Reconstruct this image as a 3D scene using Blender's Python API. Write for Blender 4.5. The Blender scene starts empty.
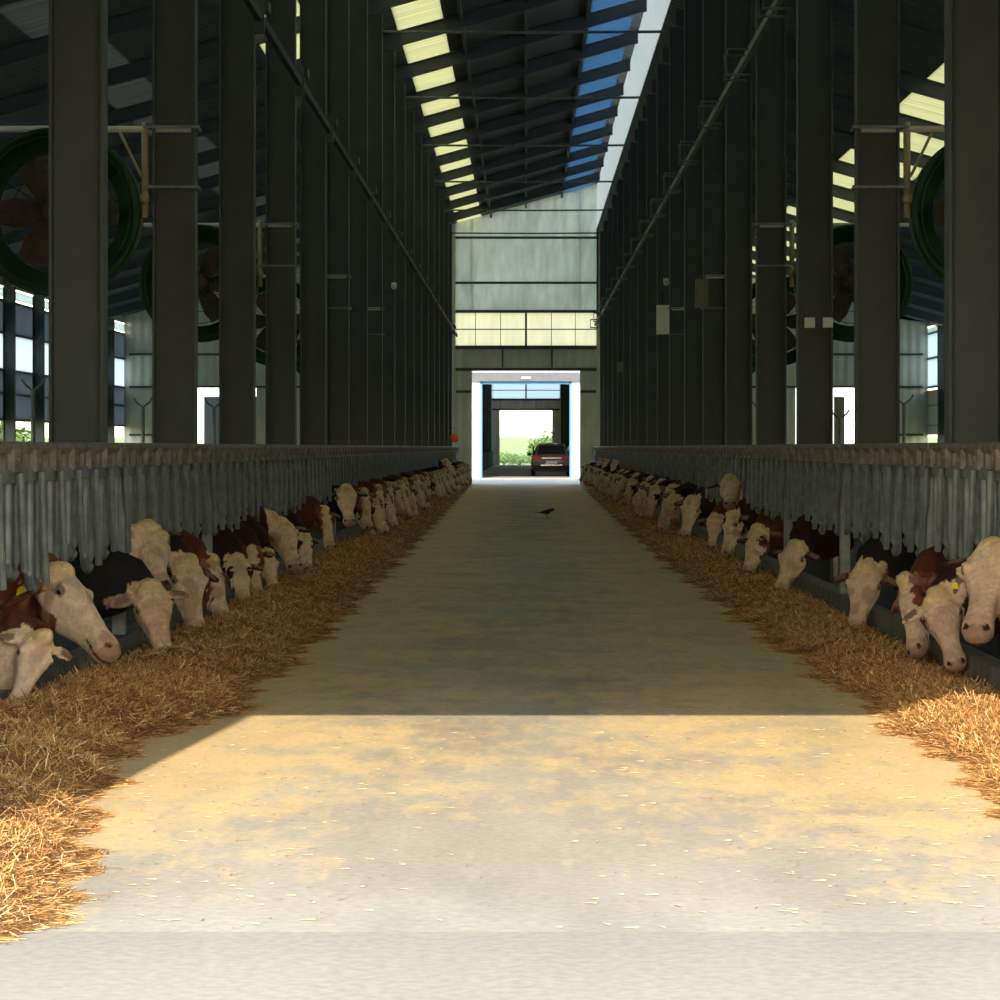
import bpy, math, random
import numpy as np
from mathutils import Vector, Matrix
random.seed(7); RNG = np.random.default_rng(11)
SC = bpy.context.scene
COL = SC.collection
R = math.radians
EYE = 1.43; F = 3000.0; VX, VY = 526.0, 447.0
HW = 2.72                      # inner faces of the columns
FX = 2.63                      # feed fence line
BAY = 5.35; Y0 = 19.4
YE = Y0 + 18*BAY               # rear wall of the first barn
YF = Y0 - 2*BAY                # front wall
OW = 15.5                      # outer walls
SL = .28                       # roof slope
def colY(n): return Y0 + n*BAY
def zleft(x): return 10.05 + SL*(x + HW)       # roof plane that rises over the aisle
def zright(x): return 9.78 - SL*(x - HW)
def P(px, py, Y): return Vector(((px-VX)*Y/F, Y, EYE - (py-VY)*Y/F))

# ------------------------------------------------------------------ materials
def new_mat(name):
    m = bpy.data.materials.new(name); m.use_nodes = True
    nt = m.node_tree; b = nt.nodes['Principled BSDF']
    return m, nt, b
def N(nt, t, **kw):
    n = nt.nodes.new(t)
    for k, v in kw.items(): setattr(n, k, v)
    return n
def ramp(nt, fac, stops):
    r = N(nt, 'ShaderNodeValToRGB')
    while len(r.color_ramp.elements) < len(stops): r.color_ramp.elements.new(.5)
    for e, (p, c) in zip(r.color_ramp.elements, stops):
        e.position = p; e.color = (*c, 1) if len(c) == 3 else c
    nt.links.new(fac, r.inputs[0]); return r.outputs[0]
def noise(nt, scale, detail=4, vec=None, rough=.55):
    n = N(nt, 'ShaderNodeTexNoise'); n.inputs['Scale'].default_value = scale
    n.inputs['Detail'].default_value = detail; n.inputs['Roughness'].default_value = rough
    if vec is not None: nt.links.new(vec, n.inputs['Vector'])
    return n.outputs[0]
def coords(nt, scale=(1,1,1), kind='Object'):
    t = N(nt, 'ShaderNodeTexCoord'); mp = N(nt, 'ShaderNodeMapping')
    mp.inputs['Scale'].default_value = scale
    nt.links.new(t.outputs[kind], mp.inputs[0]); return mp.outputs[0]
def mat(name, c, rough=.7, metal=0.0, var=.18, sc=6, bump=0.0, spec=.3):
    m, nt, b = new_mat(name)
    v = coords(nt)
    a = tuple(max(0, x*(1-var)) for x in c); d = tuple(min(1, x*(1+var)) for x in c)
    o = ramp(nt, noise(nt, sc, 5, v), [(.3, a), (.7, d)])
    nt.links.new(o, b.inputs['Base Color'])
    b.inputs['Roughness'].default_value = rough; b.inputs['Metallic'].default_value = metal
    b.inputs['Specular IOR Level'].default_value = spec
    if bump:
        bp = N(nt, 'ShaderNodeBump'); bp.inputs['Strength'].default_value = bump
        nt.links.new(noise(nt, sc*4, 4, v), bp.inputs['Height']); nt.links.new(bp.outputs[0], b.inputs['Normal'])
    return m
def corrugated(name, c, axis='X', pitch=.3, var=.1, rough=.6, depth=.5, trans=None):
    """ribbed sheet: ribs repeat along the given object axis"""
    m, nt, b = new_mat(name)
    v = coords(nt)
    a = tuple(x*(1-var) for x in c); d = tuple(min(1, x*(1+var)) for x in c)
    sheet = N(nt, 'ShaderNodeMapping'); nt.links.new(v, sheet.inputs[0])
    sheet.inputs['Scale'].default_value = (1.1, .05, .35) if axis == 'X' else (.05, 1.1, .35)
    o = ramp(nt, noise(nt, 3.0, 5, sheet.outputs[0]), [(.3, a), (.7, d)])
    w = N(nt, 'ShaderNodeTexWave', wave_type='BANDS', bands_direction=axis, wave_profile='SIN')
    w.inputs['Scale'].default_value = .3142/pitch
    nt.links.new(v, w.inputs['Vector'])
    bp = N(nt, 'ShaderNodeBump'); bp.inputs['Strength'].default_value = depth; bp.inputs['Distance'].default_value = .05
    nt.links.new(w.outputs[1], bp.inputs['Height'])
    nt.links.new(o, b.inputs['Base Color']); nt.links.new(bp.outputs[0], b.inputs['Normal'])
    b.inputs['Roughness'].default_value = rough; b.inputs['Specular IOR Level'].default_value = .2
    if trans:
        t = N(nt, 'ShaderNodeBsdfTranslucent'); nt.links.new(bp.outputs[0], t.inputs['Normal'])
        mx = N(nt, 'ShaderNodeMixRGB', blend_type='MULTIPLY'); mx.inputs[0].default_value = 1
        nt.links.new(o, mx.inputs[1]); mx.inputs[2].default_value = (1, 1, 1, 1)
        nt.links.new(mx.outputs[0], t.inputs['Color'])
        ms = N(nt, 'ShaderNodeMixShader'); ms.inputs[0].default_value = trans
        nt.links.new(b.outputs[0], ms.inputs[1]); nt.links.new(t.outputs[0], ms.inputs[2])
        nt.links.new(ms.outputs[0], nt.nodes['Material Output'].inputs['Surface'])
    return m

M = {}
M['steel'] = mat('dark painted steel', (.067, .079, .082), .62, 0, .14, 2.5)
M['steel_roof'] = mat('dark roof steel', (.07, .08, .095), .6, 0, .15, 2)
M['galv'] = mat('dull galvanised tube', (.17, .19, .195), .5, .35, .35, 9, .1)
M['rusty'] = mat('rusty galvanised plate', (.17, .15, .12), .7, .1, .5, 9, .2)
M['box'] = mat('pale plastic', (.62, .62, .56), .5, 0, .06, 4)
M['dull_box'] = mat('yellowed plastic', (.16, .14, .1), .5, 0, .1, 4)
M['black'] = mat('black rubber', (.012, .012, .012), .7, 0, .2, 5)
M['black2'] = mat('dark rail paint', (.025, .026, .026), .6, 0, .2, 5)
M['orange'] = mat('orange plastic', (.75, .17, .02), .5, 0, .1, 5)
M['green'] = mat('dark green fan shroud', (.010, .045, .018), .5, 0, .2, 3)
M['rustblade'] = mat('brown fan blade', (.075, .045, .035), .6, 0, .3, 6)
M['beige'] = mat('beige pipe', (.42, .38, .27), .5, 0, .15, 8)
M['white_pipe'] = mat('pale pipe', (.6, .6, .55), .5, 0, .1, 8)
M['yellow'] = mat('yellow ear tag', (.8, .66, .03), .5, 0, .05, 8)
M['bluetrim'] = mat('blue door trim', (.08, .26, .45), .5, 0, .1, 5)
M['grey_door'] = mat('grey door header', (.10, .105, .12), .5, 0, .1, 5)
M['mud'] = mat('trampled stall floor', (.07, .055, .04), .9, 0, .4, 3, .4)
M['curb'] = mat('stained curb concrete', (.11, .10, .085), .85, 0, .35, 5, .3)
M['wall'] = corrugated('pale ribbed wall sheet', (.56, .57, .50), 'X', .35, .12)
M['gable'] = corrugated('gable sheet with added glow', (.84, .85, .78), 'X', .35, .14, .6, .5, .46)  # paler colour and translucency added to brighten the upper end wall
M['wall_side'] = corrugated('pale ribbed side sheet', (.5, .52, .52), 'Y', .35, .12)
M['facade'] = corrugated('white ribbed facade', (.85, .87, .9), 'X', .35, .04)
M['roof'] = corrugated('dark ribbed roof sheet', (.11, .12, .13), 'Y', .4, .15)
M['cream_sky'] = corrugated('cream translucent roof sheet', (.60, .59, .39), 'Y', .4, .08, .5, .3, .85)
M['dim_sky'] = corrugated('grey translucent roof sheet', (.13, .135, .12), 'Y', .4, .15, .5, .3, .8)  # much darker grey than the cream strips
M['blue_sky'] = corrugated('blue translucent roof sheet', (.14, .25, .35), 'Y', .4, .12, .5, .3, .85)
M['clere'] = corrugated('pale translucent wall sheet', (.86, .84, .80), 'Y', .6, .06, .5, .2, .75)
M['bright_band'] = corrugated('clear ribbed wall sheet', (.95, .87, .67), 'X', .28, .04, .5, .25, .9)
M['bright_side'] = corrugated('clear side wall sheet', (.9, .93, .97), 'Y', .5, .03, .5, .2, .9)
M['curtain'] = corrugated('grey side curtain', (.3, .32, .36), 'Y', .5, .1, .6, .2, .7)
M['nose'] = mat('bird feathers', (.02, .02, .02), .6, 0, .4, 40)
M['beak'] = mat('horn', (.12, .1, .07), .5)
M['eye'] = mat('cow eye', (.01, .008, .008), .15, 0, .1, 5, 0, .6)

# car materials
M['carpaint'] = mat('dark red car paint', (.21, .14, .125), .22, .2, .06, 2, 0, .6)
M['glass'] = mat('dark car glass', (.02, .025, .03), .08, 0, .05, 2, 0, .8)
M['lamp_red'] = mat('red tail lamp', (.5, .05, .04), .25, 0, .05, 4)
M['chrome'] = mat('chrome', (.6, .6, .6), .2, .9, .03, 4)
M['plate'] = mat('pale number plate', (.75, .8, .85), .4, 0, .03, 4)
M['rim'] = mat('alloy rim', (.4, .4, .42), .35, .7, .05, 4)

def floor_mat(name, apron=False):
    m, nt, b = new_mat(name)
    tc = N(nt, 'ShaderNodeTexCoord'); sep = N(nt, 'ShaderNodeSeparateXYZ')
    nt.links.new(tc.outputs['Object'], sep.inputs[0])
    mp = N(nt, 'ShaderNodeMapping'); nt.links.new(tc.outputs['Object'], mp.inputs[0]); v = mp.outputs[0]
    mps = N(nt, 'ShaderNodeMapping'); nt.links.new(tc.outputs['Object'], mps.inputs[0])
    mps.inputs['Scale'].default_value = (1.0, .28, 1); mps.inputs['Rotation'].default_value = (0, 0, R(7)); vs = mps.outputs[0]
    def math_(op, a, c2=None):
        n = N(nt, 'ShaderNodeMath', operation=op)
        for i, s in enumerate((a, c2)):
            if s is None: continue
            if isinstance(s, (int, float)): n.inputs[i].default_value = s
            else: nt.links.new(s, n.inputs[i])
        return n.outputs[0]
    def mix(f, a, c2):
        n = N(nt, 'ShaderNodeMixRGB')
        if isinstance(f, (int, float)): n.inputs[0].default_value = f
        else: nt.links.new(f, n.inputs[0])
        for i, s in ((1, a), (2, c2)):
            if isinstance(s, tuple): n.inputs[i].default_value = (*s, 1)
            else: nt.links.new(s, n.inputs[i])
        return n.outputs[0]
    base = ramp(nt, noise(nt, 1.1, 6, vs), [(.3, (.30, .28, .235)), (.55, (.375, .35, .295)), (.75, (.43, .40, .34))])
    fine = ramp(nt, noise(nt, 26, 5, v), [(.35, (.88, .88, .88)), (.65, (1.06, 1.06, 1.06))])
    if not apron:
        ax = math_('ABSOLUTE', sep.outputs[0])
        side = math_('MULTIPLY', math_('SUBTRACT', ax, .75), .42)
        n1 = noise(nt, .9, 7, v, .62)
        fr = math_('MINIMUM', math_('MULTIPLY', math_('SUBTRACT', sep.outputs[1], 11.5), .22), .22); side = math_('ADD', side, fr)  # yellow cover thins toward the door; raised inside to brighten the shaded floor
        amt = math_('ADD', math_('ADD', math_('ADD', side, .06), math_('MULTIPLY', math_('SUBTRACT', n1, .42), 2.0)), math_('MULTIPLY', math_('SUBTRACT', noise(nt, 6.5, 6, vs, .7), .5), 2.2))
        dust_lift = ramp(nt, amt, [(.05, (0, 0, 0)), (.75, (1, 1, 1))])
        speck = ramp(nt, noise(nt, 60, 3, v, .7), [(.45, (.35, .35, .35)), (.62, (1, 1, 1))])
        dm = N(nt, 'ShaderNodeMixRGB', blend_type='MULTIPLY'); dm.inputs[0].default_value = .55
        nt.links.new(dust_lift, dm.inputs[1]); nt.links.new(speck, dm.inputs[2])
        col = mix(dm.outputs[0], base, (.68, .50, .25))
        tire = ramp(nt, noise(nt, 1.7, 4, mps.outputs[0]), [(.34, (.72, .74, .78)), (.5, (1, 1, 1))])
        t2 = N(nt, 'ShaderNodeMixRGB', blend_type='MULTIPLY'); t2.inputs[0].default_value = .45
        nt.links.new(col, t2.inputs[1]); nt.links.new(tire, t2.inputs[2]); col = t2.outputs[0]
    else:
        col = mix(.6, base, (.27, .253, .225))
    mm = N(nt, 'ShaderNodeMixRGB', blend_type='MULTIPLY'); mm.inputs[0].default_value = 1
    nt.links.new(col, mm.inputs[1]); nt.links.new(fine, mm.inputs[2])
    nt.links.new(mm.outputs[0], b.inputs['Base Color'])
    b.inputs['Roughness'].default_value = .78; b.inputs['Specular IOR Level'].default_value = .25
    bp = N(nt, 'ShaderNodeBump'); bp.inputs['Strength'].default_value = .25; bp.inputs['Distance'].default_value = .01
    nt.links.new(noise(nt, 18, 6, v), bp.inputs['Height']); nt.links.new(bp.outputs[0], b.inputs['Normal'])
    return m
M['floor'] = floor_mat('dusty concrete')
M['apron'] = floor_mat('bare concrete', True)

def vcol_mat(name, rough=.85, bump=.4, sc=60, var=.15):
    m, nt, b = new_mat(name)
    a = N(nt, 'ShaderNodeVertexColor', layer_name='Col'); v = coords(nt)
    r = ramp(nt, noise(nt, sc, 4, v), [(.3, (1-var,)*3), (.7, (1+var,)*3)])
    mm = N(nt, 'ShaderNodeMixRGB', blend_type='MULTIPLY'); mm.inputs[0].default_value = 1
    nt.links.new(a.outputs[0], mm.inputs[1]); nt.links.new(r, mm.inputs[2])
    nt.links.new(mm.outputs[0], b.inputs['Base Color']); b.inputs['Roughness'].default_value = rough
    b.inputs['Specular IOR Level'].default_value = .15
    if bump:
        bp = N(nt, 'ShaderNodeBump'); bp.inputs['Strength'].default_value = bump; bp.inputs['Distance'].default_value = .008
        nt.links.new(noise(nt, sc*1.3, 5, v), bp.inputs['Height']); nt.links.new(bp.outputs[0], b.inputs['Normal'])
    return m
M['hide'] = vcol_mat('cow hide', .8, .6, 45, .14)
M['straw'] = vcol_mat('straw', .7, 0, 20, .1)
M['heap'] = mat('matted straw', (.17, .085, .03), .9, 0, .45, 30, .8)
M['field'] = mat('green field', (.25, .31, .11), .9, 0, .25, .12)
M['dirt'] = mat('yard dirt', (.42, .38, .31), .9, 0, .2, .6)
M['leaf'] = mat('bush leaves', (.11, .19, .06), .7, 0, .4, 3)
M['bark'] = mat('bark', (.14, .1, .07), .9, 0, .3, 8)

# ------------------------------------------------------------------ mesh helpers
class MB:
    def __init__(s): s.v = []; s.f = []; s.m = []
    def add(s, vs, fs, mi=0):
        o = len(s.v); s.v += [tuple(p) for p in vs]
        s.f += [tuple(i+o for i in f) for f in fs]; s.m += [mi]*len(fs); return s
    def box(s, x0, x1, y0, y1, z0, z1, mi=0):
        vs = [(x, y, z) for x in (x0, x1) for y in (y0, y1) for z in (z0, z1)]
        fs = [(0,1,3,2), (4,6,7,5), (0,4,5,1), (2,3,7,6), (0,2,6,4), (1,5,7,3)]
        return s.add(vs, fs, mi)
    def loft(s, rings, cap=True, mi=0, closed=False):
        n = len(rings[0]); vs = [p for r in rings for p in r]; fs = []
        k = len(rings)
        for i in range(k if closed else k-1):
            a, b = i*n, ((i+1) % k)*n
            for j in range(n): fs.append((a+j, a+(j+1) % n, b+(j+1) % n, b+j))
        if cap and not closed:
            fs.append(tuple(range(n))[::-1]); fs.append(tuple(range((k-1)*n, k*n)))
        return s.add(vs, fs, mi)
    def tube(s, pts, r, n=8, mi=0):
        pts = [Vector(p) for p in pts]; rr = r if isinstance(r, (list, tuple)) else [r]*len(pts); rings = []
        for i, p in enumerate(pts):
            t = (pts[min(i+1, len(pts)-1)] - pts[max(i-1, 0)]).normalized()
            u = Vector((0, 0, 1)) if abs(t.z) < .9 else Vector((0, 1, 0))
            a = t.cross(u).normalized(); b = a.cross(t)
            rings.append([p + rr[i]*(a*math.cos(q*2*math.pi/n) + b*math.sin(q*2*math.pi/n)) for q in range(n)])
        return s.loft(rings, True, mi)
    def ball(s, c, r, n=12, k=8, mi=0):
        rx, ry, rz = r if isinstance(r, tuple) else (r, r, r); rings = []
        for i in range(k+1):
            a = -math.pi/2 + math.pi*(i*.98/k + .01)
            rings.append([(c[0]+rx*math.cos(a)*math.cos(q*2*math.pi/n), c[1]+ry*math.cos(a)*math.sin(q*2*math.pi/n), c[2]+rz*math.sin(a)) for q in range(n)])
        return s.loft(rings, True, mi)
    def ring_y(s, c, prof, n=40, mi=0):
        """lathe a closed (radius, y) profile about the Y axis"""
        rings = []
        for q in range(n):
            a = q*2*math.pi/n
            rings.append([(c[0]+r*math.cos(a), c[1]+y, c[2]+r*math.sin(a)) for r, y in prof])
        return s.loft(rings, False, mi, closed=True)
    def prism(s, poly, axis, a, b, mi=0):
        """extrude a 2D polygon along an axis ('X': poly in y,z; 'Y': poly in x,z)"""
        def q(p, t): return (t, p[0], p[1]) if axis == 'X' else (p[0], t, p[1])
        return s.loft([[q(p, a) for p in poly], [q(p, b) for p in poly]], True, mi)
    def xf(s, mtx): s.v = [tuple(mtx @ Vector(p)) for p in s.v]; return s
    def build(s, name, mats, parent=None, smooth=False, loc=None):
        me = bpy.data.meshes.new(name); me.from_pydata(s.v, [], s.f)
        mats = mats if isinstance(mats, (list, tuple)) else [mats]
        for m in mats: me.materials.append(m)
        if len(mats) > 1: me.polygons.foreach_set('material_index', s.m)
        if smooth: me.polygons.foreach_set('use_smooth', [True]*len(s.f))
        import bmesh
        bm = bmesh.new(); bm.from_mesh(me); bmesh.ops.recalc_face_normals(bm, faces=bm.faces); bm.to_mesh(me); bm.free()
        me.update(); return link(name, me, parent, loc)
def link(name, me, parent=None, loc=None):
    o = bpy.data.objects.new(name, me); COL.objects.link(o)
    if parent: o.parent = parent
    if loc is not None: o.location = loc
    return o
def tag(o, label=None, cat=None, group=None, kind=None):
    if label: o['label'] = label
    if cat: o['category'] = cat
    if group: o['group'] = group
    if kind: o['kind'] = kind
    return o
def empty(name, loc, label=None, cat=None, group=None):
    o = bpy.data.objects.new(name, None); COL.objects.link(o); o.location = loc; o.empty_display_size = .2
    return tag(o, label, cat, group)
KIDS = {}
def copy_tree(o, parent=None):
    c = o.copy(); COL.objects.link(c)
    if parent: c.parent = parent
    for ch in [x for x in ALLCH(o)]: copy_tree(ch, c)
    return c
def ALLCH(o): return list(o.children)
def struct(o): o['kind'] = 'structure'; return o
ORD = ['first','second','third','fourth','fifth','sixth','seventh','eighth','ninth','tenth','eleventh','twelfth','thirteenth',
       'fourteenth','fifteenth','sixteenth','seventeenth','eighteenth','nineteenth','twentieth']
SIDE = {-1: 'orange-ball side', 1: 'control-box side'}

# ------------------------------------------------------------------ ground, floors
def slab(name, x0, x1, y0, y1, z0, z1, m):
    return struct(MB().box(x0, x1, y0, y1, z0, z1).build(name, m))
slab('floor', -FX-.2, FX+.2, YF+.15, YE+.1, -.2, 0, M['floor'])
slab('floor_apron', -9, 9, -12, YF+.15, -.2, 0, M['apron'])
for s in (-1, 1):
    x0, x1 = sorted((s*(FX+.2), s*OW)); slab('floor_stall', x0, x1, YF+.15, YE, -.2, .02, M['mud'])
Y2 = 138.4; Y2E = 239.5
slab('floor_yard', -7, 7, YE+.1, Y2, -.2, 0, M['dirt'])
slab('floor_rear_barn', -OW, OW, Y2, Y2E, -.2, 0, M['apron'])
g = MB()
g.box(-400, 400, -60, 900, -.6, -.21)
struct(g.build('ground', M['field']))
# curbs under the fences (start where the barn starts)
for s in (-1, 1):
    x0, x1 = sorted((s*(FX-.06), s*(FX+.07)))
    o = MB().box(x0, x1, YF+.1, YE-.1, 0, .22).build('feed_curb', M['curb'])
    tag(o, 'low stained concrete curb under the feed fence on the ' + SIDE[s], 'curb')

# ------------------------------------------------------------------ building shell
def wall_with_holes(name, y, th, rects, m):
    b = MB()
    for (x0, x1, z0, z1) in rects: b.box(x0, x1, y, y+th, z0, z1)
    return struct(b.build(name, m))
DW, DH = 2.08, 4.36
def gable(b, y, th, x0, x1, z0, zf, n=1):
    """panel from z0 up to the roof plane zf between x0 and x1"""
    b.prism([(x0, z0), (x1, z0), (x1, zf(x1)+.02), (x0, zf(x0)+.02)], 'Y', y, y+th)
def end_wall(name, y, th, m, band=True, side_doors=True, zc=5.33, zd=6.6):
    b = MB(); g2 = MB()
    xs = [-OW, -12.7, -10.4, -HW, -DW, DW, HW, 10.4, 12.7, OW]
    sd = 3.72
    for a, c in zip(xs[:-1], xs[1:]):
        mid = (a+c)/2
        zf = zleft if mid < HW else zright
        if abs(mid) < DW: b.box(a, c, y, y+th, DH, zc)
        elif side_doors and 10.4 < abs(mid) < 12.7: b.box(a, c, y, y+th, sd, zc)
        else: b.box(a, c, y, y+th, 0, zc)
        if not (band and abs(mid) < HW): b.box(a, c, y, y+th, zc, zd)
        gable(g2 if (band and abs(mid) < HW) else b, y, th, a, c+(.07 if c == HW else 0), zd, zf)
    if band: struct(g2.build('wall_gable', M['gable']))
    return struct(b.build(name, m))
end_wall('wall_back', YE, .1, M['wall'])
end_wall('wall_front', YF, .1, M['wall'], band=False, side_doors=False)
b = MB()
b.box(-HW, HW, YE+.03, YE+.07, 5.33, 6.6); struct(b.build('window_1', M['bright_band']))
b = MB()
for z in (5.97,): b.box(-HW, HW, YE-.04, YE+.02, z-.02, z+.02)
b.box(-.04, .04, YE-.05, YE+.02, 5.33, 6.6)
for x in (-1.95, -.98, .98, 1.9): b.box(x-.012, x+.012, YE-.03, YE+.02, 5.33, 6.6)
o = struct(b.build('window_frame', M['steel'])); o.parent = bpy.data.objects['window_1']
# wall girts and door surround
for i, (z, h) in enumerate(((9.5, .09), (7.76, .09), (6.66, .1), (5.27, .14), (4.42, .12))):
    struct(MB().box(-HW, HW, YE-.12, YE-.002, z-h/2, z+h/2).build('trim_%d' % (i+1), M['steel']))
for s in (-1, 1):
    for j, z in enumerate((5.0, 3.75, 1.9)):
        x0, x1 = sorted((s*(HW+.4), s*(OW-.2)))
        if z < 3.6:
            x0, x1 = sorted((s*(12.8), s*(OW-.2)))
        struct(MB().box(x0, x1, YE-.1, YE-.002, z-.04, z+.04).build('trim_%d' % (10+j+3*(s > 0)), M['steel']))
    x0, x1 = sorted((s*(DW+.02), s*(HW-.02)))
    struct(MB().box(x0, x1, YE-.09, YE-.002, 3.52, 3.62).build('trim_%d' % (20+(s > 0)), M['steel']))
for x in (-.9, 1.0):
    struct(MB().box(x-.03, x+.03, YE-.05, YE-.002, 4.5, 5.2).build('trim_%d' % (24+(x > 0)), M['steel']))

# roof: strips in X, dark ribbed sheets and translucent strips, plus clerestory
def roof_strip(name, x0, x1, zf, m, y0=YF-.3, y1=YE+.3, dz=0):
    poly = [(x0, zf(x0)+dz), (x1, zf(x1)+dz), (x1, zf(x1)+dz+.05), (x0, zf(x0)+dz+.05)]
    return struct(MB().prism(poly, 'Y', y0, y1).build(name, m))
wn = 2
def strips(xs, zf, y0, y1):
    global wn
    for (a, c, k) in xs:
        if k == 'roof': roof_strip('ceiling', a, c, zf, M['roof'], y0, y1)
        else: roof_strip('window_%d' % wn, a, c, zf, M[k], y0, y1); wn += 1
LEFT = [(-OW-.4, -8.5, 'roof'), (-8.5, -7.5, 'dim_sky'), (-7.5, -5.25, 'roof'), (-5.25, -4.2, 'cream_sky'), (-4.2, -2.66, 'roof'),
        (-2.66, -1.72, 'cream_sky'), (-1.72, 1.45, 'roof'), (1.45, 2.5, 'blue_sky'), (2.5, HW+.1, 'roof')]
RIGHT = [(HW, 7.6, 'roof'), (7.6, 9.5, 'cream_sky'), (9.4, OW+.4, 'roof')]
strips(LEFT, zleft, YF-.3, YE+.3); strips(RIGHT, zright, YF-.3, YE+.3)
o = struct(MB().box(HW+.02, HW+.06, YF, YE, zright(HW)+.02, zleft(HW)-.02).build('window_%d' % wn, M['clere'])); wn += 1

# outer side walls
def sidewall(s):
    global wn
    x0, x1 = sorted((s*OW, s*(OW+.06)))
    ze = (zleft(-OW) if s < 0 else zright(OW))
    nm = 'wall_left' if s < 0 else 'wall_right'
    if s < 0:
        lay = [(0, .5, 'wall_side'), (2.25, 3.0, 'curtain'), (3.05, 3.7, 'curtain'), (3.75, 4.8, 'bright_side'), (4.85, 5.75, 'curtain'), (5.9, 6.15, 'bright_side'), (ze-.25, ze, 'wall_side')]
    else:
        lay = [(0, .5, 'wall_side'), (1.9, 3.6, 'wall_side'), (3.75, 6.0, 'bright_side'), (ze-.12, ze, 'wall_side')]
    b = MB()
    for a, c, k in lay:
        if k == 'wall_side': b.box(x0, x1, YF, YE, a, c)
    struct(b.build(nm, M['wall_side']))
    for a, c, k in lay:
        if k != 'wall_side': struct(MB().box(x0, x1, YF, YE, a, c).build('window_%d' % wn, M[k])); wn += 1
    b = MB()
    for z in (2.25, 3.02, 3.72, 4.82, 5.78):
        b.box(x0-.03, x1+.03, YF, YE, z-.035, z+.035)
    struct(b.build('trim_%d' % (30+(s > 0)), M['steel'] if s < 0 else M['bluetrim']))
sidewall(-1); sidewall(1)

# ------------------------------------------------------------------ columns, rafters, purlins
def h_column(h):
    b = MB()
    W, D, t = .35, .22, .02           # W across the aisle, D along it
    b.box(-W/2, -W/2+t, -D/2, D/2, 0, h)
    b.box(W/2-t, W/2, -D/2, D/2, 0, h)
    b.box(-W/2+t, W/2-t, -.012, .012, 0, h)
    return b
def base_plate():
    b = MB().box(-.2, .2, -.2, .2, 0, .03)
    for x in (-.14, .14):
        for y in (-.14, .14): b.tube([(x, y, .03), (x, y, .07)], .02, 6)
    return b
protos = {}
for s in (-1, 1):
    x = s*(HW+.175)
    htop = (zleft(x) if s < 0 else zleft(x) if s < 0 else zright(x)) - .34
    cm = h_column(htop-.05); me = None
    for n in range(-1, 18):
        lab = 'dark grey steel H-column, %s from the front on the %s' % (ORD[n+1], SIDE[s])
        if n == -1:
            root = empty('steel_column', (x, colY(n), .02), lab, 'column', 'aisle columns on the ' + SIDE[s])
            sh = cm.build('column_shaft', M['steel'], root)
            bp_ = base_plate().build('base_plate', M['steel'], root)
        else:
            c = copy_tree(root); c.location = (x, colY(n), .02); c['label'] = lab
    # outer columns
    x = s*(OW-.18)
    hh = (zleft(x) if s < 0 else zright(x)) - .36
    for n in range(6, 18):
        lab = 'grey steel post against the outer side wall, %s from the rear on the %s' % (ORD[17-n], SIDE[s])
        if n == 6:
            oc = h_column(hh).build('wall_post', M['steel'], None, loc=(x, colY(n), .02)); tag(oc, lab, 'column', 'outer wall posts on the ' + SIDE[s])
        else:
            c = oc.copy(); COL.objects.link(c); c.location = (x, colY(n), .02); c['label'] = lab
def rafter(x0, x1, zf, d=.31):
    b = MB()
    for a, c, w in ((0, .02, .09), (.02, d-.02, .012), (d-.02, d, .09)):
        b.prism([(x0, zf(x0)-.02-c), (x1, zf(x1)-.02-c), (x1, zf(x1)-.02-a), (x0, zf(x0)-.02-a)], 'Y', -w, w)
    return b
ra = None
for n in range(-1, 18):
    for k, (x0, x1, zf, txt) in enumerate(((-OW+.02, HW, zleft, 'long sloping steel rafter over aisle and orange-ball side'), (HW+.12, OW-.02, zright, 'sloping steel rafter over the control-box side stalls'))):
        lab = '%s, %s from the front' % (txt, ORD[n+1])
        key = 'raf%d' % k
        if key not in protos:
            protos[key] = rafter(x0, x1, zf).build('roof_rafter', M['steel_roof'], loc=(0, colY(n), 0))
            tag(protos[key], lab, 'rafter', 'roof rafters ' + ('over the aisle' if k == 0 else 'over the control-box side'))
        else:
            c = protos[key].copy(); COL.objects.link(c); c.location = (0, colY(n), 0); c['label'] = lab
for i, x in enumerate((-1.35, 0.0, 1.38)):
    z = zleft(x)-.02
    o = MB().box(x-.035, x+.035, YF+.1, YE-.02, z-.16, z).build('roof_purlin', M['steel_roof'])
    tag(o, 'long thin roof purlin over the aisle, %s' % ('beside the cream roof strip', 'along the middle of the roof', 'beside the blue roof strip')[i], 'purlin')
tr = None
for i, n in enumerate(range(-1, 18, 2)):
    lab = 'thin horizontal tie rod high across the aisle, %s from the front' % ORD[i]
    if tr is None:
        tr = MB().tube([(-HW, 0, 0), (0, 0, -.015), (HW, 0, 0)], .03, 6).build('tie_rod', M['galv'], loc=(0, colY(n), 9.3)); tag(tr, lab, 'rod', 'tie rods across the aisle')
    else:
        c = tr.copy(); COL.objects.link(c); c.location = (0, colY(n), 9.3); c['label'] = lab
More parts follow.
